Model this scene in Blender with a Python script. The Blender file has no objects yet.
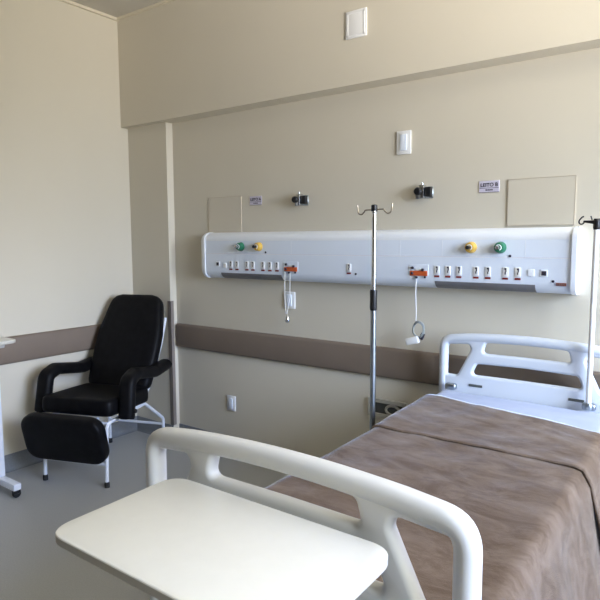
import bpy, bmesh, math, random
from mathutils import Vector, Matrix, noise
random.seed(4)
S = bpy.context.scene
COL = S.collection
PI = math.pi

# ------------------------------------------------------------------ materials
def mat(name, col, rough=.5, metal=0, spec=.5, coat=0, mix=None, scale=8, detail=4, bump=0, bscale=60, sheen=0, mask=None, trans=0, ior=1.45):
    m = bpy.data.materials.new(name); m.use_nodes = True
    nt = m.node_tree; N = nt.nodes; L = nt.links
    b = N['Principled BSDF']
    b.inputs['Base Color'].default_value = (*col, 1)
    b.inputs['Roughness'].default_value = rough
    b.inputs['Metallic'].default_value = metal
    b.inputs['Specular IOR Level'].default_value = spec
    b.inputs['Coat Weight'].default_value = coat
    b.inputs['Transmission Weight'].default_value = trans
    b.inputs['IOR'].default_value = ior
    if sheen:
        b.inputs['Sheen Weight'].default_value = sheen
        b.inputs['Sheen Roughness'].default_value = .22; b.inputs['Sheen Tint'].default_value = (.86, .92, 1, 1)  # bluish sheen tint stands in for cool window light on the blanket's side
    tc = N.new('ShaderNodeTexCoord')
    stretch = name.startswith('brown_plush')
    if mix:
        t = N.new('ShaderNodeTexNoise'); t.inputs['Scale'].default_value = scale; t.inputs['Detail'].default_value = detail
        if stretch:
            mp = N.new('ShaderNodeMapping'); mp.inputs['Scale'].default_value = (.55, 1.25, 1); mp.inputs['Rotation'].default_value = (0, 0, .25)
            L.new(tc.outputs['Object'], mp.inputs['Vector']); L.new(mp.outputs['Vector'], t.inputs['Vector'])
            t.inputs['Roughness'].default_value = .72; t.inputs['Distortion'].default_value = .6
        else: L.new(tc.outputs['Object'], t.inputs['Vector'])
        r = N.new('ShaderNodeValToRGB')
        lo, hi = mask or (.35, .65)
        r.color_ramp.elements[0].position = lo; r.color_ramp.elements[0].color = (*col, 1)
        r.color_ramp.elements[1].position = hi; r.color_ramp.elements[1].color = (*mix, 1)
        L.new(t.outputs['Fac'], r.inputs['Fac']); L.new(r.outputs['Color'], b.inputs['Base Color'])
    if bump:
        t2 = N.new('ShaderNodeTexNoise'); t2.inputs['Scale'].default_value = bscale; t2.inputs['Detail'].default_value = 3
        L.new(tc.outputs['Object'], t2.inputs['Vector'])
        bp = N.new('ShaderNodeBump'); bp.inputs['Strength'].default_value = bump; bp.inputs['Distance'].default_value = .004
        L.new(t2.outputs['Fac'], bp.inputs['Height']); L.new(bp.outputs['Normal'], b.inputs['Normal'])
    return m

M = {}
M['wall'] = mat('cream_wall_paint', (.63, .58, .47), .55, mix=(.645, .595, .485), scale=1.5, bump=.06, bscale=140)
M['ceiling'] = mat('ceiling_paint', (.56, .53, .46), .7, mix=(.58, .55, .48), scale=2)
M['cornice'] = mat('cornice_paint', (.70, .64, .50), .6, mix=(.68, .62, .49), scale=3)
M['floor'] = mat('grey_vinyl_floor', (.38, .385, .375), .34, mix=(.45, .455, .445), scale=160, detail=6, mask=(.3, .7), bump=.03, bscale=200)
M['cove'] = mat('grey_vinyl_cove', (.17, .178, .185), .4, mix=(.21, .218, .225), scale=120, mask=(.3, .7))
M['darkwall'] = mat('darkened_unseen_wall', (.16, .12, .085), .5, mix=(.20, .155, .11), scale=5)  # unseen front wall, darkened to cut bounced light on the footboard face
M['rail'] = mat('taupe_bumper_rail', (.187, .143, .108), .5, mix=(.20, .155, .118), scale=4, bump=.04, bscale=300)
M['guard'] = mat('taupe_corner_guard', (.21, .175, .15), .5, mix=(.225, .19, .163), scale=4)
M['panelw'] = mat('white_lacquer_panel', (.76, .82, .90), .35, mix=(.78, .84, .92), scale=3)
M['panelcap'] = mat('white_panel_trim', (.85, .88, .91), .3, mix=(.87, .90, .93), scale=3)
M['trough'] = mat('grey_light_diffuser', (.17, .165, .17), .35, mix=(.21, .205, .21), scale=6)
M['plastic'] = mat('white_switch_plastic', (.80, .80, .78), .35, mix=(.82, .82, .80), scale=5)
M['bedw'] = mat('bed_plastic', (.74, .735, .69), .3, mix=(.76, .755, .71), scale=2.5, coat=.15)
M['headw'] = mat('cool_lit_headboard_plastic', (.60, .64, .69), .32, mix=(.62, .66, .71), scale=2.5, coat=.1)  # same plastic as the footboard, cool window light put into its colour
M['laminate'] = mat('cream_laminate', (.80, .785, .71), .33, mix=(.815, .80, .725), scale=30)
M['lamedge'] = mat('table_edge_band', (.55, .52, .45), .4, mix=(.58, .55, .48), scale=10)
M['enamel'] = mat('white_enamel_tube', (.74, .77, .82), .3, mix=(.76, .79, .84), scale=6)
M['vinyl'] = mat('black_vinyl_upholstery', (.003, .003, .0035), .5, spec=.16, mix=(.006, .006, .007), scale=20, bump=.12, bscale=220)
M['black'] = mat('black_plastic', (.008, .008, .009), .4, mix=(.012, .012, .013), scale=20)
M['rubber'] = mat('black_rubber', (.012, .012, .012), .7, mix=(.018, .018, .018), scale=30)
M['chrome'] = mat('brushed_chrome', (.62, .64, .66), .22, 1, mix=(.66, .68, .70), scale=40)
M['steel'] = mat('dull_steel', (.36, .40, .43), .35, 1, mix=(.40, .44, .47), scale=40)
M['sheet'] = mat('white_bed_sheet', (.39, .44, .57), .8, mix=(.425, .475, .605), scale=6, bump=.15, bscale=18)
M['blanket'] = mat('brown_plush_blanket', (.115, .078, .050), .95, spec=.08, mix=(.23, .172, .125), scale=9, detail=12, mask=(.40, .74), bump=.3, bscale=300, sheen=.8)
M['green'] = mat('green_gas_cap', (.02, .17, .085), .35, mix=(.03, .2, .10), scale=30)
M['yellow'] = mat('yellow_gas_cap', (.62, .38, .06), .35, mix=(.66, .42, .08), scale=30)
M['orange'] = mat('orange_call_plate', (.55, .095, .02), .4, mix=(.58, .11, .03), scale=30)
M['red'] = mat('dark_red_tag', (.20, .025, .02), .5, mix=(.22, .03, .025), scale=30)
M['lilac'] = mat('pale_lilac_sign', (.60, .56, .66), .45, mix=(.62, .58, .68), scale=20)
M['ink'] = mat('dark_ink', (.02, .015, .03), .6, mix=(.025, .02, .035), scale=20)
M['dark'] = mat('dark_recess', (.07, .075, .068), .6, mix=(.09, .095, .088), scale=10)
M['boxgrey'] = mat('grey_recess_box', (.40, .385, .33), .5, mix=(.43, .415, .36), scale=10)
M['coverp'] = mat('cover_plate_paint', (.61, .555, .445), .3, mix=(.62, .565, .455), scale=3)
M['coveredge'] = mat('cover_plate_edge', (.54, .46, .35), .5, mix=(.56, .48, .37), scale=8)
M['metalframe'] = mat('bed_frame_paint', (.42, .43, .44), .4, mix=(.45, .46, .47), scale=8)
M['aluframe'] = mat('window_frame_paint', (.7, .7, .7), .4, mix=(.72, .72, .72), scale=8)
M['bronze'] = mat('bronze_wire', (.30, .25, .19), .35, .8, mix=(.33, .28, .21), scale=30)
M['clear'] = mat('smoky_plastic', (.30, .33, .32), .2, mix=(.36, .39, .38), scale=25)

# ------------------------------------------------------------------ mesh helpers
def smooth(me, ang=40):
    for p in me.polygons: p.use_smooth = True
    me.set_sharp_from_angle(angle=math.radians(ang))

def obj(name, bm, m, parent=None, loc=None, rot=None, ang=40, recalc=True):
    if recalc: bmesh.ops.recalc_face_normals(bm, faces=bm.faces)
    me = bpy.data.meshes.new(name); bm.to_mesh(me); bm.free()
    smooth(me, ang)
    ms = m if isinstance(m, (list, tuple)) else [m]
    for x in ms: me.materials.append(M[x])
    o = bpy.data.objects.new(name, me); COL.objects.link(o)
    if parent: o.parent = parent
    if loc: o.location = loc
    if rot: o.rotation_euler = rot
    return o

def thing(name, label, cat, loc=(0, 0, 0), rotz=0, group=None):
    o = bpy.data.objects.new(name, None); COL.objects.link(o)
    o.empty_display_size = .05
    o.location = loc; o.rotation_euler = (0, 0, rotz)
    tag(o, label, cat, group)
    return o

def tag(o, label, cat, group=None):
    o['label'] = label; o['category'] = cat
    if group: o['group'] = group
    return o

def struct(name, bm, m, parent=None, **k):
    o = obj(name, bm, m, parent, **k); o['kind'] = 'structure'
    return o

def box(bm, x0, x1, y0, y1, z0, z1, bev=0, seg=3, mi=0):
    t = bmesh.new()
    r = bmesh.ops.create_cube(t, size=1)
    for v in t.verts:
        v.co = Vector((x0 + (v.co.x + .5) * (x1 - x0), y0 + (v.co.y + .5) * (y1 - y0), z0 + (v.co.z + .5) * (z1 - z0)))
    if bev: bmesh.ops.bevel(t, geom=t.edges[:], offset=bev, segments=seg, profile=.5, affect='EDGES')
    merge(bm, t, mi)
    return bm

def merge(bm, t, mi=0, mtx=None):
    mp = {}
    for v in t.verts: mp[v] = bm.verts.new(mtx @ v.co if mtx else v.co)
    for f in t.faces:
        try:
            nf = bm.faces.new([mp[v] for v in f.verts]); nf.material_index = mi or f.material_index
        except ValueError: pass
    t.free()

def nb(): return bmesh.new()

def B(*a, **k): return box(nb(), *a, **k)

def frame_for(d):
    d = d.normalized()
    a = Vector((0, 0, 1)) if abs(d.z) < .9 else Vector((1, 0, 0))
    u = d.cross(a).normalized(); return u, d.cross(u).normalized()

def sweep(bm, pts, section, closed_ends=True, ref=None, scales=None):
    """sweep a closed 2D section along pts; ref fixes the section's first axis"""
    pts = [Vector(p) for p in pts]; n = len(pts); rings = []
    pu = None
    for i, p in enumerate(pts):
        d = (pts[min(i + 1, n - 1)] - pts[max(i - 1, 0)]).normalized()
        if ref is not None:
            u = Vector(ref); u = (u - d * u.dot(d)).normalized()
        elif pu is None: u = frame_for(d)[0]
        else: u = (pu - d * pu.dot(d)).normalized()
        pu = u; w = d.cross(u).normalized()
        s = scales[i] if scales else 1
        rings.append([bm.verts.new(p + u * a * s + w * b * s) for a, b in section])
    k = len(section)
    for i in range(n - 1):
        for j in range(k):
            bm.faces.new((rings[i][j], rings[i][(j + 1) % k], rings[i + 1][(j + 1) % k], rings[i + 1][j]))
    if closed_ends:
        bm.faces.new(rings[0][::-1]); bm.faces.new(rings[-1])
    return bm

def circ(r, n=12): return [(r * math.cos(2 * PI * i / n), r * math.sin(2 * PI * i / n)) for i in range(n)]
def rrect(w, h, r, n=4):
    out = []
    for cx, cy, a0 in ((w/2-r, h/2-r, 0), (-w/2+r, h/2-r, 90), (-w/2+r, -h/2+r, 180), (w/2-r, -h/2+r, 270)):
        for i in range(n + 1):
            a = math.radians(a0 + 90 * i / n); out.append((cx + r * math.cos(a), cy + r * math.sin(a)))
    return out

def fillet(pts, r, n=5, closed=False):
    """round the corners of a polyline; r a number or one per point"""
    pts = [Vector(p) for p in pts]; N = len(pts); out = []
    for i, p in enumerate(pts):
        rr = r[i] if isinstance(r, (list, tuple)) else r
        if (not closed and i in (0, N - 1)) or rr <= 0: out.append(p); continue
        a = pts[(i - 1) % N] - p; b = pts[(i + 1) % N] - p
        la, lb = a.length, b.length; a.normalize(); b.normalize()
        ang = a.angle(b)
        if ang > PI - .02: out.append(p); continue
        t = min(rr / math.tan(ang / 2), la * .49, lb * .49)
        p0, p1 = p + a * t, p + b * t
        for k in range(n + 1):
            s = k / n
            out.append(p0 * (1 - s) ** 2 + p * 2 * s * (1 - s) + p1 * s * s)
    return out

def tube(pts, r, fil=0, n=12, bm=None, closed=False):
    bm = bm or nb()
    pts = [Vector(p) for p in pts]
    if fil: pts = fillet(pts, fil)
    return sweep(bm, pts, circ(r, n))

def crspline(pts, n=6):
    pts = [Vector(p) for p in pts]; P = [pts[0]] + pts + [pts[-1]]; out = []
    for i in range(1, len(P) - 2):
        for k in range(n):
            t = k / n; a, b, c, d = P[i-1], P[i], P[i+1], P[i+2]
            out.append(.5 * ((2*b) + (c-a)*t + (2*a-5*b+4*c-d)*t*t + (3*b-a-3*c+d)*t**3))
    out.append(pts[-1]); return out

def lathe(prof, n=20, mtx=None, bm=None):
    """prof: list of (r, z), spun about local z"""
    bm = bm or nb(); rings = []
    for r, z in prof:
        if r < 1e-6: rings.append([bm.verts.new((0, 0, z))])
        else: rings.append([bm.verts.new((r * math.cos(2*PI*i/n), r * math.sin(2*PI*i/n), z)) for i in range(n)])
    for a, b in zip(rings, rings[1:]):
        for i in range(n):
            j = (i + 1) % n
            if len(a) == 1 and len(b) == 1: continue
            if len(a) == 1: bm.faces.new((a[0], b[j], b[i]))
            elif len(b) == 1: bm.faces.new((a[i], a[j], b[0]))
            else: bm.faces.new((a[i], a[j], b[j], b[i]))
    if mtx: bmesh.ops.transform(bm, matrix=mtx, verts=bm.verts)
    return bm

OUT = Matrix.Rotation(PI/2, 4, 'X')     # local +z -> -y (out of the back wall)

def prism(poly_yz, x0, x1, bm=None):
    bm = bm or nb()
    a = [bm.verts.new((x0, y, z)) for y, z in poly_yz]; b = [bm.verts.new((x1, y, z)) for y, z in poly_yz]
    n = len(a)
    for i in range(n): bm.faces.new((a[i], a[(i+1) % n], b[(i+1) % n], b[i]))
    bm.faces.new(a[::-1]); bm.faces.new(b)
    return bm

def plate_with_holes(name, outer, holes, half, bev, m, parent, rot=None, loc=None, extra=None):
    """flat board in the local xz plane (curve xy -> x,z) with rounded edges and through holes"""
    cu = bpy.data.curves.new(name, 'CURVE'); cu.dimensions = '2D'; cu.fill_mode = 'BOTH'
    cu.extrude = half - bev; cu.bevel_depth = bev; cu.bevel_resolution = 4; cu.offset = -bev
    for poly in [outer] + holes:
        sp = cu.splines.new('POLY'); sp.points.add(len(poly) - 1); sp.use_cyclic_u = True
        for q, p in zip(sp.points, poly): q.co = (p[0], p[1], 0, 1)
    t = bpy.data.objects.new('tmp', cu); COL.objects.link(t)
    dg = bpy.context.evaluated_depsgraph_get(); dg.update()
    me = bpy.data.meshes.new_from_object(t.evaluated_get(dg))
    bpy.data.objects.remove(t); bpy.data.curves.remove(cu)
    bm = nb(); bm.from_mesh(me); bpy.data.meshes.remove(me)
    bmesh.ops.remove_doubles(bm, verts=bm.verts, dist=1e-5)
    bmesh.ops.transform(bm, matrix=Matrix.Rotation(PI/2, 4, 'X'), verts=bm.verts)
    if extra: extra(bm)
    return obj(name, bm, m, parent, loc=loc, rot=rot, ang=50)

# ------------------------------------------------------------------ room
XR, YF, ZC, ZS = 6.3, -4.6, 3.245, 2.432
BK = -.128                                   # bulkhead face
struct('floor', B(-.15, XR + .15, YF - .15, .15, -.1, 0), 'floor')
struct('ceiling', B(-.15, XR + .15, YF - .15, .15, ZC, ZC + .1), 'ceiling')
struct('wall_left', B(-.15, 0, YF, 0, 0, ZC), 'wall')
struct('wall_back', B(-.15, XR + .15, 0, .15, 0, ZC), 'wall')
struct('wall_front', B(-.15, XR + .15, YF - .15, YF, 0, ZC), 'darkwall')
WY0, WY1, WZ0, WZ1 = -3.3, -.4, .25, 2.85
bm = nb()
box(bm, XR, XR + .15, YF, WY0, 0, ZC); box(bm, XR, XR + .15, WY1, 0, 0, ZC)
box(bm, XR, XR + .15, WY0, WY1, 0, WZ0); box(bm, XR, XR + .15, WY0, WY1, WZ1, ZC)
struct('wall_right', bm, 'wall')
bm = nb()
for y in (WY0 + .025, (WY0 + WY1) / 2, WY1 - .025): box(bm, XR + .05, XR + .1, y - .025, y + .025, WZ0, WZ1)
for z in (WZ0 + .025, WZ1 - .025): box(bm, XR + .05, XR + .1, WY0, WY1, z - .025, z + .025)
struct('window_1', bm, 'aluframe')
struct('wall_bulkhead', B(0, XR, BK, 0, ZS, ZC), 'wall')
XCOL, YCOL = .442, -.063
struct('wall_column', B(0, XCOL, YCOL, 0, 0, ZS), 'wall')
def cove(p0, p1, nrm):
    """coved vinyl skirting from p0 to p1 on a wall whose room side is nrm"""
    bm = nb(); prof = [(0, 0), (.028, 0), (.02, .004), (.012, .012), (.007, .03), (.006, .108), (.004, .115), (0, .116)]
    nrm = Vector(nrm); rows = []
    for p in (p0, p1): rows.append([bm.verts.new(Vector(p) + nrm * a + Vector((0, 0, b))) for a, b in prof])
    k = len(prof)
    for i in range(k): bm.faces.new((rows[0][i], rows[0][(i+1) % k], rows[1][(i+1) % k], rows[1][i]))
    bm.faces.new(rows[0][::-1]); bm.faces.new(rows[1])
    return bm
struct('baseboard_left', cove((0, YF, 0), (0, YCOL, 0), (1, 0, 0)), 'cove')
struct('baseboard_column', cove((0, YCOL, 0), (XCOL, YCOL, 0), (0, -1, 0)), 'cove')
struct('baseboard_back', cove((XCOL, 0, 0), (XR, 0, 0), (0, -1, 0)), 'cove')
struct('baseboard_right', cove((XR, YF, 0), (XR, 0, 0), (-1, 0, 0)), 'cove')
struct('baseboard_front', cove((0, YF, 0), (XR, YF, 0), (0, 1, 0)), 'cove')
# bumper rails
def rail_bm(length):
    sec = [(0, .738), (-.018, .738), (-.026, .744), (-.03, .756), (-.03, .90), (-.026, .913), (-.018, .919), (0, .919)]
    return prism(sec, 0, length)
bm = rail_bm(XR - XCOL - .03)
o = struct('trim_1', bm, 'rail', loc=(XCOL + .02, 0, 0))
bm = rail_bm(-YF - .35)
o = struct('trim_2', bm, 'rail', loc=(0, YF + .05, 0), rot=(0, 0, PI/2))
# corner guard on the column
bm = nb(); box(bm, XCOL - .03, XCOL + .003, YCOL - .003, YCOL, .117, 1.095); box(bm, XCOL, XCOL + .003, YCOL - .003, YCOL + .03, .117, 1.095)
struct('trim_3', bm, 'guard')
# thin cornice fillets
struct('trim_4', B(0, .02, YF, BK, ZC - .02, ZC), 'cornice')
struct('trim_5', B(0, XR, BK - .018, BK, ZC - .018, ZC), 'cornice')

# ------------------------------------------------------------------ wall plates, switches, signs
def cover_plate(x0, x1, z0, z1, label):
    t = thing('cover_plate', label, 'wall cover', ((x0+x1)/2, 0, z0), group='blank cover plates above the headwall panel')
    w, h = (x1-x0)/2, z1-z0
    obj('cover', B(-w + .003, w - .003, -.006, 0, .003, h - .003), 'coverp', t)
    bm = nb(); e = .0022
    box(bm, -w, -w + e, -.0068, 0, 0, h); box(bm, w - e, w, -.0068, 0, 0, h); box(bm, -w, w, -.0075, 0, 0, e); box(bm, -w, w, -.0075, 0, h - e, h)
    obj('edge', bm, 'coveredge', t)
cover_plate(.813, 1.127, 1.605, 1.862, 'small cream cover plate beside the left LEITO A sign')
cover_plate(2.943, 3.262, 1.622, 1.858, 'wide cream cover plate beside the right LEITO B sign')

def sign(x, z, word, label):
    t = thing('bed_sign', label, 'sign', (x, 0, z), group='bed signs above the headwall panel')
    obj('plate', B(-.053, .053, -.004, 0, 0, .06, bev=.0015, seg=1), 'lilac', t)
    cu = bpy.data.curves.new('t', 'FONT'); cu.body = word; cu.size = .026; cu.align_x = 'CENTER'; cu.extrude = .0006; cu.offset = .0006
    q = bpy.data.objects.new('t', cu); COL.objects.link(q)
    dg = bpy.context.evaluated_depsgraph_get(); dg.update()
    me = bpy.data.meshes.new_from_object(q.evaluated_get(dg)); bpy.data.objects.remove(q)
    me.materials.clear(); me.materials.append(M['ink']); me.name = 'lettering'
    l = bpy.data.objects.new('lettering', me); COL.objects.link(l); l.parent = t
    l.rotation_euler = (PI/2, 0, 0); l.location = (0, -.0045, .030)
    bm = nb(); box(bm, -.05, .05, -.0048, -.004, .0215, .0235)
    for k in range(4): box(bm, -.018 + k * .01, -.011 + k * .01, -.0048, -.004, .009, .016)
    box(bm, -.053, .053, -.0048, -.004, 0, .0018)
    obj('printed_lines', bm, 'ink', t)
sign(1.257, 1.794, 'LEITO A', 'small lilac LEITO A sign beside the left cover plate')
sign(2.845, 1.798, 'LEITO B', 'small lilac LEITO B sign beside the right cover plate')

def wall_switch(name, label, x, z, w, h, y=0, inner=True, cat='switch', kind='rocker'):
    t = thing(name, label, cat, (x, y, z))
    obj('face_plate', B(-w/2, w/2, -.011, 0, -h/2, h/2, bev=.004, seg=2), 'plastic', t)
    if kind == 'frame':
        bm = nb()
        for a in ((-w/2 + .012, w/2 - .012, h/2 - .018, h/2 - .012), (-w/2 + .012, w/2 - .012, -h/2 + .012, -h/2 + .018)): box(bm, a[0], a[1], -.0135, -.01, a[2], a[3])
        for a in ((-w/2 + .012, -w/2 + .018), (w/2 - .018, w/2 - .012)): box(bm, a[0], a[1], -.0135, -.01, -h/2 + .012, h/2 - .012)
        obj('raised_rim', bm, 'plastic', t)
    else:
        obj('rocker', B(-w*.24, w*.24, -.017, -.009, -h*.34, h*.34, bev=.003, seg=2), 'panelw', t)
    return t
wall_switch('blank_switch_plate', 'square white blank plate high on the bulkhead', 2.117, 2.757, .135, .15, y=BK, kind='frame', cat='wall plate')
wall_switch('switch_plate', 'upright white plate on the wall under the bulkhead', 2.357, 2.10, .088, .13, cat='wall plate')
wall_switch('light_switch', 'white light switch below the headwall panel behind the hanging cord', 1.544, 1.16, .09, .112)
t = wall_switch('wall_outlet', 'white wall outlet low under the bumper rail', 1.006, .373, .08, .112, cat='outlet')

# recessed service box behind the bed
t = thing('service_box', 'grey recessed service box low on the wall behind the steel drip pole', 'wall box', (2.275, 0, .545))
bm = nb(); w, h = .108, .048
box(bm, -w, w, -.02, 0, -h - .008, -h + .014); box(bm, -w, w, -.02, 0, h - .014, h + .008); box(bm, -w - .02, -w + .006, -.02, 0, -h - .008, h + .008); box(bm, w - .006, w + .02, -.02, 0, -h - .008, h + .008)
obj('frame', bm, 'boxgrey', t)
obj('backing', B(-w, w, -.004, 0, -h, h), 'dark', t)
obj('coiled_tube', sweep(nb(), [(.035 + .045*math.cos(a*.35), -.010, -.004 + .028*math.sin(a*.35)) for a in range(20)], circ(.008, 8)), 'boxgrey', t)

# ------------------------------------------------------------------ regulators
def regulator(x, z, label, k):
    t = thing('suction_bracket', label, 'wall bracket', (x, 0, z), group='brackets above the headwall panel')
    obj('mounting_plate', B(-.045, .06, -.008, 0, -.035, .03, bev=.003, seg=1), 'steel', t)
    obj('clamp', B(-.008, .022, -.05, -.006, -.036, .038, bev=.005, seg=2), 'chrome', t)
    obj('clamp_block', B(.024, .058, -.04, -.006, -.026, .026, bev=.004, seg=2), 'black', t)
    bm = lathe([(0, 0), (.013, 0), (.013, .03), (.018, .034), (.021, .042), (.021, .055), (.017, .060), (0, .061)], 14, OUT)
    obj('knob', bm, 'black', t, loc=(-.010, -.006, .002))
    obj('pin', tube([(.006, -.03, .03), (.006, -.03, .052)], .005), 'chrome', t)
regulator(1.636, 1.81, 'black and chrome wall bracket near the left sign', 0)
regulator(2.478, 1.817, 'black and chrome wall bracket right of the steel drip pole', 1)

# ------------------------------------------------------------------ headwall panel
P = thing('headwall_panel', 'long white medical gas and power panel mounted on the wall', 'medical panel', (0, 0, 1.29))
Z0 = 1.29
sec = [(0, 0), (-.045, 0), (-.07, .012), (-.084, .03), (-.09, .055), (-.09, .272), (-.086, .289), (-.074, .304), (-.054, .315), (-.03, .321), (0, .322)]
PX0, PX1 = .822, 3.283
obj('body', prism(sec, PX0 + .012, PX1 - .012), 'panelw', P, ang=35)
big = [(y * 1.06 - (.002 if y else 0), (z - .161) * 1.02 + .161) for y, z in sec]
bm = prism(big, PX0 + .02, PX0 + .035)
# left cap closes with clipped corners
bm2 = nb()
ring_s = [(1, 1), (.98, .985), (.9, .93), (.72, .80)]
xs = [PX0 + .02, PX0 + .006, PX0 - .008, PX0 - .014]
rows = []
for (sy, sz), x in zip(ring_s, xs): rows.append([bm2.verts.new((x, y * sy, (z - .161) * sz + .161)) for y, z in big])
for a, b in zip(rows, rows[1:]):
    for i in range(len(big)): bm2.faces.new((a[i], a[(i+1) % len(big)], b[(i+1) % len(big)], b[i]))
bm2.faces.new(rows[-1]); merge(bm, bm2)
obj('end_cap', bm, 'panelcap', P, ang=50)
bm = prism(big, PX1 - .010, PX1 + .012)
obj('end_cap', bm, 'panelcap', P, ang=35)
# top edge coloured lighter where it catches the light, joint lines, gas strip
top = [(-.0905, .262), (-.0908, .273), (-.087, .290), (-.075, .305), (-.055, .316), (-.03, .322), (-.03, .317), (-.084, .267)]
obj('lit_top_edge', prism(top, PX0 + .036, PX1 - .011), 'panelcap', P, ang=60)
obj('joint_strip', B(PX0 + .035, PX1 - .011, -.0911, -.088, .170, .174), 'panelcap', P)
obj('joint_strip', B(PX0 + .035, PX1 - .011, -.0907, -.088, .174, .1752), 'lilac', P)
for x in (1.30 + .32, 2.382, 2.63, 3.06): obj('joint_strip', B(x, x + .0022, -.0907, -.088, .176, .26), 'panelcap', P)
# light troughs
tr = [(-.046, .0005), (-.0715, .0115), (-.0857, .0295), (-.0885, .041), (-.082, .041), (-.066, .018), (-.046, .004)]
for a, b in ((1.005, 1.54), (2.592, 3.112)):
    obj('light_trough', prism(tr, a, b), 'trough', P)
# gas outlets
def gas(x, z, colr):
    g = obj('gas_outlet', lathe([(0, 0), (.030, 0), (.030, .004), (.027, .012), (.027, .024), (.023, .032), (.012, .035), (0, .035)], 20, OUT), colr, P, loc=(x, -.09, z - Z0))
    obj('nozzle', lathe([(.0075, 0), (.0075, .05), (.010, .052), (.010, .062), (.004, .066), (0, .066)], 12, OUT), 'black' if colr == 'yellow' else 'chrome', g)
    bm = sweep(nb(), [(.014*math.cos(a), 0, .014*math.sin(a)) for a in [i*PI/8 for i in range(-3, 10)]], circ(.0022, 6))
    obj('ring_mark', bm, 'panelcap', g, loc=(0, -.0355, 0))
for x, c in ((1.197, 'green'), (1.356, 'yellow'), (2.79, 'yellow'), (2.94, 'green')): gas(x, 1.513, c)
# power sockets
def socket(x, z):
    s = obj('power_socket', B(-.0145, .0145, -.004, .002, -.022, .026, bev=.003, seg=2), 'plastic', P, loc=(x, -.09, z - Z0))
    bm = nb(); box(bm, .001, .006, -.0052, -.0038, .002, .022); box(bm, -.004, .004, -.0052, -.0038, .014, .022); box(bm, -.002, .003, -.0052, -.0038, -.010, .002)
    obj('pin_slots', bm, 'ink', s)
    obj('voltage_tag', B(-.014, .014, -.003, .002, -.036, -.026), 'red', s)
SZ = 1.388
for x in (1.101, 1.157, 1.247, 1.301, 1.388, 1.447, 1.506, 2.051, 2.604, 2.666, 2.727, 2.818, 2.88, 2.968, 3.029): socket(x, SZ)
def port(x, z, m):
    s = obj('data_port', B(-.017, .017, -.004, .002, -.017, .017, bev=.002, seg=1), 'panelcap', P, loc=(x, -.09, z - Z0))
    obj('jack', B(-.011, .011, -.005, .002, -.011, .011), m, s)
port(.978, 1.391, 'ink'); port(1.045, 1.382, 'plastic'); port(3.092, 1.389, 'panelcap'); port(3.152, 1.389, 'ink')
def screw(x, z): obj('screw_cap', lathe([(.0065, 0), (.0065, .003), (0, .004)], 10, OUT), 'ink', P, loc=(x, -.09, z - Z0))
for x, z in ((1.412, 1.476), (2.099, 1.354), (2.988, 1.471), (3.195, 1.351)): screw(x, z)
s = obj('maker_mark', B(-.022, .022, -.004, .004, -.007, .007), 'red', P, loc=(3.232, -.0892, 1.338 - Z0))
bm = nb()
for k in range(5): box(bm, -.018 + k * .008, -.013 + k * .008, -.0046, -.003, -.0045, .0045)
obj('maker_lettering', bm, 'rail', s)
# nurse call stations
def call_station(x, z):
    s = obj('call_station', B(-.052, .052, -.006, .002, -.022, .006, bev=.002, seg=1), 'orange', P, loc=(x, -.09, z - Z0))
    obj('backplate', B(-.058, .058, -.002, .002, -.024, .040, bev=.001, seg=1), 'panelw', s)
    for dx, dz, r in ((-.034, .022, .008), (.026, .012, .008), (-.036, -.008, .008), (.04, -.028, .006), (-.01, -.03, .007)):
        obj('button', lathe([(r, 0), (r, .006), (r*.6, .009), (0, .009)], 10, OUT), 'ink', s, loc=(dx, -.004, dz))
    obj('reset_bar', B(-.016, .012, -.006, 0, .010, .018), 'plastic', s)
call_station(1.618, 1.378); call_station(2.498, 1.378)
# hanging call cords
t = thing('nurse_call_pull', 'thin white call cord with a round pull ball below the panel', 'call cord', (1.585, -.095, 1.35))
obj('cord', tube([(-.012, .0, .0), (-.013, .0, -.16), (-.008, .005, -.27)], .0022, .02, 6), 'plastic', t)
obj('cord', tube([(.03, .0, -.005), (.028, .0, -.16), (.0, .005, -.27)], .0022, .02, 6), 'plastic', t)
obj('pull_ball', lathe([(0, -.022), (.012, -.02), (.017, -.008), (.015, .008), (.008, .02), (.004, .03), (0, .031)], 14), 'chrome', t, loc=(.004, .005, -.305))
t = thing('call_handset', 'white call handset hanging on a coiled cord by the headboard', 'call handset', (2.490, -.095, 1.355))
obj('cord', tube(crspline([(0, 0, 0), (-.004, -.004, -.08), (.0, -.002, -.20), (-.002, 0, -.262)]), .003, 0, 6), 'plastic', t)
bm = nb()
for r0, dz in ((.040, 0), (.036, -.004), (.043, -.002)):
    sweep(bm, [(.016 + r0*.8*math.cos(a*.3142), dz*1.5 + .004*math.sin(a), -.297 + r0*1.1*math.sin(a*.3142)) for a in range(21)], circ(.003, 6), closed_ends=True)
obj('coil', bm, 'clear', t)
bm = B(-.040, .040, -.013, .013, -.020, .020, bev=.008, seg=3)
obj('handset', bm, 'plastic', t, loc=(-.018, -.004, -.362), rot=(0, math.radians(-16), 0))
obj('plug', B(-.012, .012, -.006, .006, -.02, .02, bev=.003, seg=1), 'ink', t, loc=(.036, 0, -.333), rot=(0, .5, 0))

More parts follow.
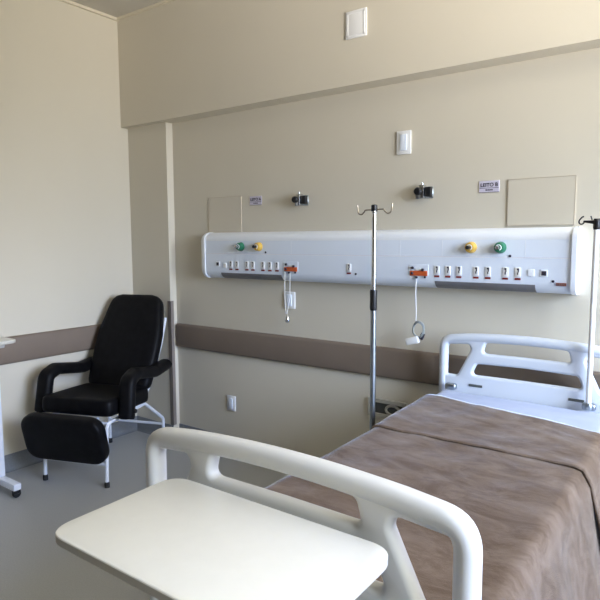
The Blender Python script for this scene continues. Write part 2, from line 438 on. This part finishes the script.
# ------------------------------------------------------------------ hospital bed
BX = 3.09
bed = thing('hospital_bed', 'white hospital bed with moulded end boards standing under the panel', 'bed', (BX, -1.1, 0))
def board(name, m, y, dz, thick):
    hw = .445
    def arch(u): return 1.079 + dz - .028 * (u / hw) ** 2
    top = [(-hw + .05 + i * (2*hw - .1) / 16, arch(-hw + .05 + i * (2*hw - .1) / 16)) for i in range(17)]
    raw = [(hw, .50), (hw, arch(hw))] + top[::-1] + [(-hw, arch(hw)), (-hw, .50)]
    n = len(raw); rad = [.04, .06] + [0] * 17 + [.06, .04]
    # rounded shoulders
    outer = fillet([(hw, .50), (hw, arch(hw) - .002)] + [top[-3]] + top[::-1][3:-3] + [top[2]] + [(-hw, arch(hw) - .002), (-hw, .50)],
                   [.03, .085] + [0] * 13 + [.085, .03], 8, True)
    def hole(pts, r): return fillet([(a, b + dz) for a, b in pts], r, 6, True)
    up = [(-.196, 1.027), (0, 1.034), (.196, 1.027), (.212, .97), (0, .972), (-.212, .97)]
    lo = [(-.24, .912), (0, .918), (.24, .912), (.268, .852), (0, .854), (-.268, .852)]
    lh = [(-.408, 1.002), (-.283, 1.012), (-.272, .985), (-.342, .842), (-.408, .842)]
    rh = [(-a, b) for a, b in lh[::-1]]
    holes = [hole(up, [.02, 0, .02, .02, 0, .02]), hole(lo, [.02, 0, .02, .02, 0, .02]), hole(lh, .022), hole(rh, .022)]
    # lower pair of grip holes near the bottom edge
    holes.append(hole([(-.25, .64), (.25, .64), (.27, .57), (-.27, .57)], .025))
    path = []
    for q in range(len(outer)):
        p = outer[q]; t0 = outer[max(q - 1, 0)]; t1 = outer[min(q + 1, len(outer) - 1)]
        d = (t1 - t0); d = Vector((d.x, d.y)); 
        if d.length < 1e-7 or p.y < .54: continue
        d.normalize(); path.append(Vector((p.x - d.y * .0235, p.y + d.x * .0235, 0)))
    path = [Vector((path[0].x, .52, 0))] + path + [Vector((path[-1].x, .52, 0))]
    def extra(bm):
        sweep(bm, [(p.x, 0, p.y) for p in path], [(b, a) for a, b in rrect(.048, thick * 1.3, .0225, 5)], ref=(0, 1, 0))
    return plate_with_holes(name, [(p.x, p.y) for p in outer], [[(p.x, p.y) for p in h] for h in holes], thick / 2, min(.014, thick / 2 - .002), m, bed, loc=(0, y + 1.1, 0), extra=extra)
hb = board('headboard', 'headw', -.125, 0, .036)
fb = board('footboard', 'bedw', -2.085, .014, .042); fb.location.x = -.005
# headboard fittings
for sx in (-1, 1):
    s = obj('pole_socket', B(-.03, .03, -.018, .018, -.03, .004, bev=.012, seg=3), 'steel', hb, loc=(sx * .36 + (.0 if sx < 0 else -.06), -.05, .80))
    obj('slot', B(-.035, .035, -.0215, -.018, .793, .806, bev=.001, seg=1), 'dark', hb, loc=(sx * .24, 0, -.0))
# frame
obj('mattress_deck', B(-.42, .42, -.86, .86, .53, .57, bev=.01, seg=1), 'metalframe', bed)
bm = nb()
for sx in (-.36, .36): box(bm, sx - .025, sx + .025, -.93, .93, .42, .50, bev=.006, seg=1)
for y in (-.92, -.3, .3, .92): box(bm, -.36, .36, y - .02, y + .02, .43, .49, bev=.005, seg=1)
obj('chassis', bm, 'metalframe', bed)
for y in (-.6, .6):
    for sx in (-.3, .3): obj('lift_arm', tube([(sx, y, .16), (sx, y * .75, .53)], .02), 'metalframe', bed)
bm = nb()
for sx in (-.33, .33): box(bm, sx - .025, sx + .025, -.85, .85, .14, .19, bev=.005, seg=1)
for y in (-.83, .83): box(bm, -.36, .36, y - .025, y + .025, .14, .19, bev=.005, seg=1)
obj('undercarriage', bm, 'metalframe', bed)
for sx in (-.33, .33):
    for y in (-.83, .83):
        l = obj('castor_leg', tube([(sx, y, .15), (sx, y, .11)], .018), 'steel', bed)
        w = lathe([(0, -.018), (.045, -.018), (.055, -.012), (.055, .012), (.045, .018), (0, .018)], 20, Matrix.Rotation(PI/2, 4, 'Y'))
        obj('wheel', w, 'rubber', l, loc=(sx, y, .055))
        bm = nb()
        for k in (-1, 1): box(bm, sx + k*.024 - .003, sx + k*.024 + .003, y - .02, y + .02, .05, .125, bev=.002, seg=1)
        box(bm, sx - .027, sx + .027, y - .025, y + .025, .115, .125)
        obj('fork', bm, 'steel', l)
for sx in (-.41, .41):
    for y in (.93, -.955):
        obj('board_bracket', B(sx - .03, sx + .03, y - .01, y + .025, .42, .62, bev=.004, seg=1), 'steel', bed)

# mattress with white fitted sheet
MT = lambda y: .742 + .026 * max(0, min(1, (y + 1.0) / .75)) ** 1.3      # top height rises a little to the head
MHW = .418
MY0, MY1 = -2.025, -.168
bm = nb(); nx, ny = 28, 60; rows = []
prof = rrect(2 * MHW, 1, .001)
for j in range(ny + 1):
    y = MY0 + (MY1 - MY0) * j / ny
    e = min(j, ny - j) / ny * (MY1 - MY0)
    zt = MT(y); ring = []
    ins = .03 * (1 - min(1, e / .04)) ** 2
    for a, b in rrect(2 * (MHW - ins * .6), zt - .572 - ins * .7, .045, 5):
        ring.append((a, y, (zt + .572) / 2 + b))
    # subdivide the top edge
    out = []
    for i, p in enumerate(ring):
        out.append(p); q = ring[(i + 1) % len(ring)]
        if abs(p[2] - q[2]) < 1e-6 and abs(p[0] - q[0]) > .3:
            for k in range(1, 24): out.append((p[0] + (q[0] - p[0]) * k / 24, y, p[2]))
    r = []
    for p in out:
        dz = 0
        if p[2] > zt - .03:
            dz = .006 * (noise.noise(Vector((p[0] * 5, y * 14, 0))) ) + .003 * noise.noise(Vector((p[0] * 14, y * 30, 3)))
        r.append(bm.verts.new((BX + p[0], p[1], p[2] + dz)))
    rows.append(r)
k = len(rows[0])
for a, b in zip(rows, rows[1:]):
    for i in range(k): bm.faces.new((a[i], a[(i+1) % k], b[(i+1) % k], b[i]))
bm.faces.new(rows[0][::-1]); bm.faces.new(rows[-1])
mt = obj('mattress', bm, 'sheet', ang=60)
tag(mt, 'mattress under a white sheet, bare strip in front of the headboard', 'mattress')

# blanket: one cloth draped over the mattress, its upper end turned back
def blanket_sheet(yA, yB, drop, lift, seed, flare, ny, slant=0, tail=None):
    """grid from y=yA (foot) to yB (head); drop = hang down each side"""
    bm = nb(); rows = []
    na, nd = 44, 22
    us = [('d', -1, 1 - i / nd) for i in range(nd)] + [('t', -1 + 2 * i / na, 0) for i in range(na + 1)] + [('d', 1, (i + 1) / nd) for i in range(nd)]
    hw = MHW + lift
    R = .036
    for j in range(ny + 1):
        v = j / ny; row = []
        for kind, u, d in us:
            yy = yA + (yB + slant * (u if kind == 't' else u) - yA) * v
            zt = MT(yy) + .004 + lift
            n1 = noise.noise(Vector((u * 2.2 + seed, yy * 3.2, seed))); n2 = noise.noise(Vector((u * 6, yy * 9, seed + 5))); n3 = noise.noise(Vector((u * 3 + yy * 5, yy * 22 + u * 4, seed)))
            wr = .005 * n1 + .003 * n2 + .0018 * n3
            if kind == 't':
                ex = abs(u) * hw; x = math.copysign(ex, u) if u else 0
                edge = max(0, ex - (hw - R)) / R
                z = zt - R * (1 - math.sqrt(max(0, 1 - edge * edge))) * .999 + wr + .004
                x = math.copysign(ex, u) if ex else 0
            else:
                s = d * drop
                fl = flare * (s / drop) ** 1.1 + (.012 * (s / drop)) * math.sin(yy * 17 + seed) + .006 * noise.noise(Vector((yy * 7, s * 6, seed)))
                x = u * (hw + .002 + max(0, fl) + .003 * n2 + .004)
                z = zt - R - s * .985 + .0
            row.append(bm.verts.new((BX + x, yy + .01 * n1 * (1 if j in (0, ny) else 0), z)))
        rows.append(row)
    for a, b in zip(rows, rows[1:]):
        for i in range(len(a) - 1): bm.faces.new((a[i], a[i+1], b[i+1], b[i]))
    return bm
bl = obj('blanket', blanket_sheet(-2.035, -.55, .34, .002, 1.3, .075, 90, slant=-.05), 'blanket', ang=180)
tag(bl, 'brown plush blanket spread over the bed with its upper edge turned back', 'blanket')
sm = bl.modifiers.new('thick', 'SOLIDIFY'); sm.thickness = .006; sm.offset = 1
fo = obj('turned_fold', blanket_sheet(-.925, -.45, .30, .008, 4.1, .068, 34, slant=-.08), 'blanket', bl, ang=180)
sm = fo.modifiers.new('thick', 'SOLIDIFY'); sm.thickness = .009; sm.offset = 1

# ------------------------------------------------------------------ drip poles
iv = thing('drip_pole', 'steel drip pole with a black grip standing beside the left of the bed', 'drip stand', (2.53, -.66, 0))
obj('lower_tube', lathe([(.0, .10), (.0135, .10), (.0135, 1.225), (.0, 1.225)], 16), 'steel', iv)
obj('upper_tube', lathe([(.0, 1.19), (.0105, 1.19), (.0105, 1.70), (.0, 1.70)], 16), 'chrome', iv)
obj('grip', lathe([(.012, 1.221), (.0165, 1.226), (.0175, 1.236), (.0165, 1.276), (.0175, 1.311), (.0155, 1.321), (.0, 1.322)], 16), 'black', iv)
obj('top_cap', lathe([(0, 1.685), (.0145, 1.685), (.0145, 1.712), (.011, 1.716), (0, 1.717)], 14), 'black', iv)
a = math.radians(-14)
for sx in (-1, 1):
    pts = [(0, 0, 1.692), (sx*.055, 0, 1.693), (sx*.062, 0, 1.686), (sx*.078, 0, 1.674), (sx*.096, 0, 1.676), (sx*.105, 0, 1.69), (sx*.108, 0, 1.718)]
    pts = [(p[0]*math.cos(a), p[0]*math.sin(a)*-1*-1, p[2]) for p in pts]
    obj('hook_arm', tube(crspline(pts, 5), .0028, 0, 8), 'bronze', iv)
obj('base_hub', lathe([(0, .07), (.03, .07), (.035, .085), (.03, .12), (.017, .135), (0, .135)], 16), 'black', iv)
for k in range(4):
    an = math.radians(45 + 90 * k); dx, dy = math.cos(an), math.sin(an)
    l = obj('leg', tube([(dx*.02, dy*.02, .095), (dx*.17, dy*.17, .072)], .011), 'steel', iv)
    obj('castor', lathe([(0, -.009), (.017, -.009), (.021, -.005), (.021, .005), (.017, .009), (0, .009)], 14, Matrix.Rotation(PI/2, 4, 'X')), 'rubber', l, loc=(dx*.17, dy*.17, .022))
    obj('stem', tube([(dx*.17, dy*.17, .042), (dx*.17, dy*.17, .075)], .006), 'steel', l)

wp = thing('bed_drip_pole', 'white drip pole with black hooks in the right headboard socket', 'drip stand', (3.388, -.18, .78))
obj('tube', lathe([(0, 0), (.012, 0), (.012, .84), (0, .84)], 16), 'plastic', wp)
obj('collar', lathe([(.012, -.005), (.022, -.005), (.024, .01), (.02, .024), (.0125, .026)], 16), 'steel', wp)
h = obj('hook_head', lathe([(0, .815), (.013, .815), (.016, .825), (.016, .858), (.012, .864), (0, .864)], 14), 'black', wp)
for sx in (-1, 1):
    obj('hook_arm', sweep(nb(), [(sx*.01, 0, .848), (sx*.055, 0, .852)], rrect(.020, .016, .004, 2), scales=[1.1, .55]), 'black', h)
    pts = [(sx*.05, 0, .853), (sx*.056, 0, .843), (sx*.066, 0, .840), (sx*.073, 0, .847), (sx*.072, 0, .858), (sx*.062, 0, .871), (sx*.054, 0, .874)]
    obj('hook', tube(crspline(pts, 5), .0033, 0, 8), 'black', h)
    obj('spike', tube([(sx*.02, 0, .858), (sx*.026, 0, .876)], .003, 0, 6), 'black', h)

# ------------------------------------------------------------------ overbed tables
def overbed_table(label, loc, rotz, L, W, H):
    """origin under the column end; the top runs along +x from -0.05"""
    t = thing('overbed_table', label, 'overbed table', loc, rotz, group='cream overbed tables')
    out = fillet([(-.05, -W/2), (L - .05, -W/2), (L - .05, W/2), (-.05, W/2)], .035, 8, True) if False else \
          fillet([(-.05, -W/2, 0), (L - .05, -W/2, 0), (L - .05, W/2, 0), (-.05, W/2, 0)], .055, 8, True)
    bm = nb(); th = .02
    lv = [(0, .0), (0, .0)]
    def ring(z, ins):
        c = Vector((L/2 - .05, 0, 0)); r = []
        for p in out:
            d = p - c; r.append(bm.verts.new((c.x + d.x * (1 - ins / (L/2)), d.y * (1 - ins / (W/2)), z)))
        return r
    rr = [ring(H - th, .004), ring(H - th + .003, 0), ring(H - .003, 0), ring(H - .001, .001), ring(H, .003)]
    k = len(out)
    for i, (a_, b_) in enumerate(zip(rr, rr[1:])):
        for j in range(k):
            f = bm.faces.new((a_[j], a_[(j+1) % k], b_[(j+1) % k], b_[j])); f.material_index = 1 if i < 2 else 0
    f = bm.faces.new(rr[0][::-1]); f.material_index = 1
    bm.faces.new(rr[-1])
    obj('table_top', bm, ['laminate', 'lamedge'], t, ang=25)
    br = nb()
    for s in (-1, 1): box(br, .0, L - .12, s * .09 - .014, s * .09 + .014, H - th - .022, H - th, bev=.003, seg=1)
    box(br, .0, .05, -.1, .1, H - th - .03, H - th, bev=.003, seg=1)
    obj('support_bracket', br, 'lamedge', t)
    obj('column', B(-.0, .05, -.022, .022, .08, H - th - .02, bev=.006, seg=2), 'enamel', t)
    kn = obj('lock_knob', lathe([(0, 0), (.006, 0), (.006, .02), (.014, .024), (.016, .034), (.012, .042), (0, .043)], 12, Matrix.Rotation(PI/2, 4, 'X')), 'black', t, loc=(.025, -.022, .57))
    obj('cross_foot', B(.0, .05, -.21, .21, .045, .088, bev=.008, seg=2), 'enamel', t)
    obj('spine', B(.05, L - .13, -.025, .025, .05, .084, bev=.006, seg=1), 'enamel', t)
    obj('cross_foot', B(L - .13, L - .08, -.2, .2, .045, .088, bev=.008, seg=2), 'enamel', t)
    for x, yy in ((.025, .192), (.025, -.192), (L - .105, .185), (L - .105, -.185)):
        c = obj('castor', lathe([(0, -.012), (.021, -.012), (.025, -.008), (.025, .008), (.021, .012), (0, .012)], 16, Matrix.Rotation(PI/2, 4, 'X')), 'rubber', t, loc=(x, yy, .025))
        obj('castor_fork', B(-.02, .022, -.016, .016, .0, .034, bev=.003, seg=1), 'black', c)
    return t
overbed_table('cream overbed table standing in front of the footboard', (3.343, -2.307, 0), PI, .594, .338, .985)
overbed_table('overbed table against the left wall beside the black recliner', (.252, -1.30, 0), -PI/2, .61, .34, .962)

# ------------------------------------------------------------------ black recliner
ch = thing('recliner_chair', 'black padded recliner chair with white tube frame and footrest in the corner', 'recliner', (.5565, -.996, 0), math.radians(20.6))
def pad(w, h, t, r, n=8, crown=.006):
    """upholstered pad in the xz plane (centre origin), thickness along y"""
    bm = nb(); out = fillet([(w/2, -h/2, 0), (w/2, h/2, 0), (-w/2, h/2, 0), (-w/2, -h/2, 0)], r, n, True)
    rows = []
    for ins, y in ((.035, -t/2 - crown), (.012, -t/2 - crown*.3), (.003, -t/2 + .008), (0, -t*.2), (0, t*.2), (.003, t/2 - .008), (.012, t/2), (.03, t/2)):
        rows.append([bm.verts.new((p.x * (1 - ins / (w/2)), y, p.y * (1 - ins / (h/2)))) for p in out])
    k = len(out)
    for a_, b_ in zip(rows, rows[1:]):
        for j in range(k): bm.faces.new((a_[j], a_[(j+1) % k], b_[(j+1) % k], b_[j]))
    bm.faces.new(rows[0][::-1]); bm.faces.new(rows[-1])
    return bm
# backrest (leaning back) from (Y .47, Z .50) to (Y .80, Z 1.14)
lean = math.atan2(.33, .66)
bm = nb(); rows = []
def bw(v): return .241 - .0 * v + .018 * math.sin(PI * min(1, v * 1.1)) - .036 * max(0, v - .6) / .4
out = []
nv = 60
hgt = .735
half = []
for i in range(nv + 1):
    v = i / nv; z = -hgt/2 + hgt * v; w = bw(v)
    rc = .08
    if v * hgt < .07: w -= .07 - math.sqrt(max(0, .07**2 - (.07 - v*hgt)**2))
    top_d = hgt * (1 - v)
    if top_d < rc: w -= rc - math.sqrt(max(0, rc**2 - (rc - top_d)**2))
    half.append((w, z))
out = half + [(-w, z) for w, z in half[::-1]]
t_ = .075
for ins, y in ((.04, -t_/2 - .010), (.014, -t_/2 - .004), (.004, -t_/2 + .008), (0, -t_*.2), (0, t_*.2), (.004, t_/2 - .008), (.016, t_/2), (.03, t_/2)):
    rows.append([bm.verts.new((x * (1 - ins/.235), y, z * (1 - ins/(hgt/2)))) for x, z in out])
k = len(out)
for a_, b_ in zip(rows, rows[1:]):
    for j in range(k): bm.faces.new((a_[j], a_[(j+1) % k], b_[(j+1) % k], b_[j]))
bm.faces.new(rows[0][::-1]); bm.faces.new(rows[-1])
obj('backrest', bm, 'vinyl', ch, loc=(0, .672, .812), rot=(-lean, 0, 0), ang=60)
# seat cushion
bm = pad(.52, .50, .10, .05)
obj('seat', bm, 'vinyl', ch, loc=(0, .262, .487), rot=(-PI/2 + math.radians(-3), 0, 0), ang=60)
# footrest
bm = pad(.575, .31, .075, .10, 10)
obj('footrest', bm, 'vinyl', ch, loc=(.0, -.085, .330), rot=(math.radians(14), 0, 0), ang=60)
# arm pads
for sx in (-1, 1):
    pts = fillet([(sx*.285, .70, .655), (sx*.292, .50, .640), (sx*.305, .24, .685), (sx*.310, .150, .655), (sx*.318, .108, .42)], [0, .2, .06, .06, 0], 6)
    n = len(pts); sc = [1] * n; sc[0] = .95
    bm = nb(); sweep(bm, pts, rrect(.106, .076, .034, 5), ref=(1, 0, 0), scales=sc)
    bmesh.ops.bevel(bm, geom=[e for e in bm.edges if any(len(f.verts) > 8 for f in e.link_faces)], offset=.012, segments=3, profile=.5, affect='EDGES')
    ar = obj('armrest', bm, 'vinyl', ch, ang=60)
    obj('arm_tube', tube([(sx*.315, .112, .43), (sx*.262, .20, .425), (sx*.240, .42, .425)], .010, .04), 'enamel', ar)
    obj('arm_knob', lathe([(0, 0), (.014, 0), (.016, .008), (.012, .018), (0, .019)], 12, Matrix.Rotation(sx * PI/2, 4, 'Y')), 'black', ar, loc=(sx*.362, .125, .47))
    # side frame: front leg, top rail, sloping brace, rear leg
    leg = obj('side_frame', tube([(sx*.23, 0, .02), (sx*.23, .02, .405), (sx*.23, .48, .412), (sx*.23, .735, .23), (sx*.23, .735, .02)], .0115, .045), 'enamel', ch)
    for yy in (0, .735):
        obj('rubber_foot', lathe([(0, 0), (.016, 0), (.016, .03), (.0125, .036), (0, .036)], 12), 'rubber', leg, loc=(sx*.23, yy, 0))
obj('rear_bar', tube([(-.23, .735, .185), (.23, .735, .185)], .010), 'enamel', ch)
obj('front_bar', tube([(-.23, .008, .145), (.23, .008, .145)], .010), 'enamel', ch)
obj('seat_bar', tube([(-.23, .03, .405), (.23, .03, .405)], .010), 'enamel', ch)
# back frame tubes curving under the seat
for sx in (-1, 1):
    obj('back_tube', tube([(sx*.222, .40, .44), (sx*.222, .50, .462), (sx*.226, .585, .545), (sx*.240, .718, .80), (sx*.238, .80, 0.98)], .0105, .06), 'enamel', ch)
for sx in (-1, 1): obj('footrest_hinge', tube([(sx*.15, -.045, .33), (sx*.15, .0, .40), (sx*.15, .05, .43)], .009, .03), 'enamel', ch)

# ------------------------------------------------------------------ light
w = bpy.data.worlds.new('sky'); S.world = w; w.use_nodes = True
bg = w.node_tree.nodes['Background']; bg.inputs['Color'].default_value = (.75, .86, 1, 1); bg.inputs['Strength'].default_value = .3
def area_light(name, loc, sx, sy, d, energy, col, spread):
    la = bpy.data.lights.new(name, 'AREA'); la.shape = 'RECTANGLE'; la.size = sx; la.size_y = sy
    la.energy = energy; la.color = col; la.spread = math.radians(spread)
    o = bpy.data.objects.new(name, la); COL.objects.link(o)
    o.location = loc; o.rotation_euler = Vector(d).to_track_quat('-Z', 'Y').to_euler()
# cool skylight falling in and down, warm light thrown up from the sunlit ground outside, plus added fills
wc = (XR + .14, -1.4, 1.875)
area_light('skylight_towards_headwall', wc, 2.0, 1.85, (-1, .43, -.43), 43, (.86, .98, 1), 68)
area_light('skylight', wc, 2.0, 1.85, (-1, .15, -.5), 36, (.05, .22, 1), 75)
area_light('left_wall_fill', (XR + .10, -1.2, 1.9), .9, 1.2, (-1, .02, 0), 4.6, (1, .91, .55), 38)  # narrow warm fill added to brighten the left wall at mid height
area_light('ground_bounce', (XR - .03, -2.4, 1.7), 1.2, 1.2, (-1, .55, .62), 41, (1, .95, .92), 55)
area_light('ceiling_fill', (XR - .03, -1.0, 1.7), 1.2, 1.2, (-.42, .1, 1.15), 135, (.97, 1, .98), 95)  # added fill aimed at the ceiling to lift the ambient level
area_light('bed_side_fill', (XR + .12, -1.7, .75), 1.8, .7, (-1, .03, -.06), 3, (.62, .78, 1), 32)  # added low blue fill for the right side of the blanket
area_light('table_fill', (XR - .05, -2.7, 2.4), 1.2, .8, (-1, 0, -.49), 10.5, (.90, .97, 1), 46)  # added downward fill for the near tabletop and floor

# ------------------------------------------------------------------ camera
R = Vector((0.80979639, 0.58669848, -0.0038336)); U = Vector((-0.05631654, 0.08423203, 0.99485346)); F = Vector((-0.58400193, 0.80541285, -0.10125162))
cd = bpy.data.cameras.new('camera'); cam = bpy.data.objects.new('camera', cd); COL.objects.link(cam)
cd.sensor_width = 36; cd.lens = 36 * 580.43 / 600; cd.clip_start = .02
mw = Matrix((R, U, -F)).transposed().to_4x4(); mw.translation = (3.84513666, -3.06294306, 1.55)
cam.matrix_world = mw
S.camera = cam
S.view_settings.view_transform = 'Standard'
S.view_settings.look = 'None'
S.view_settings.exposure = 0.06
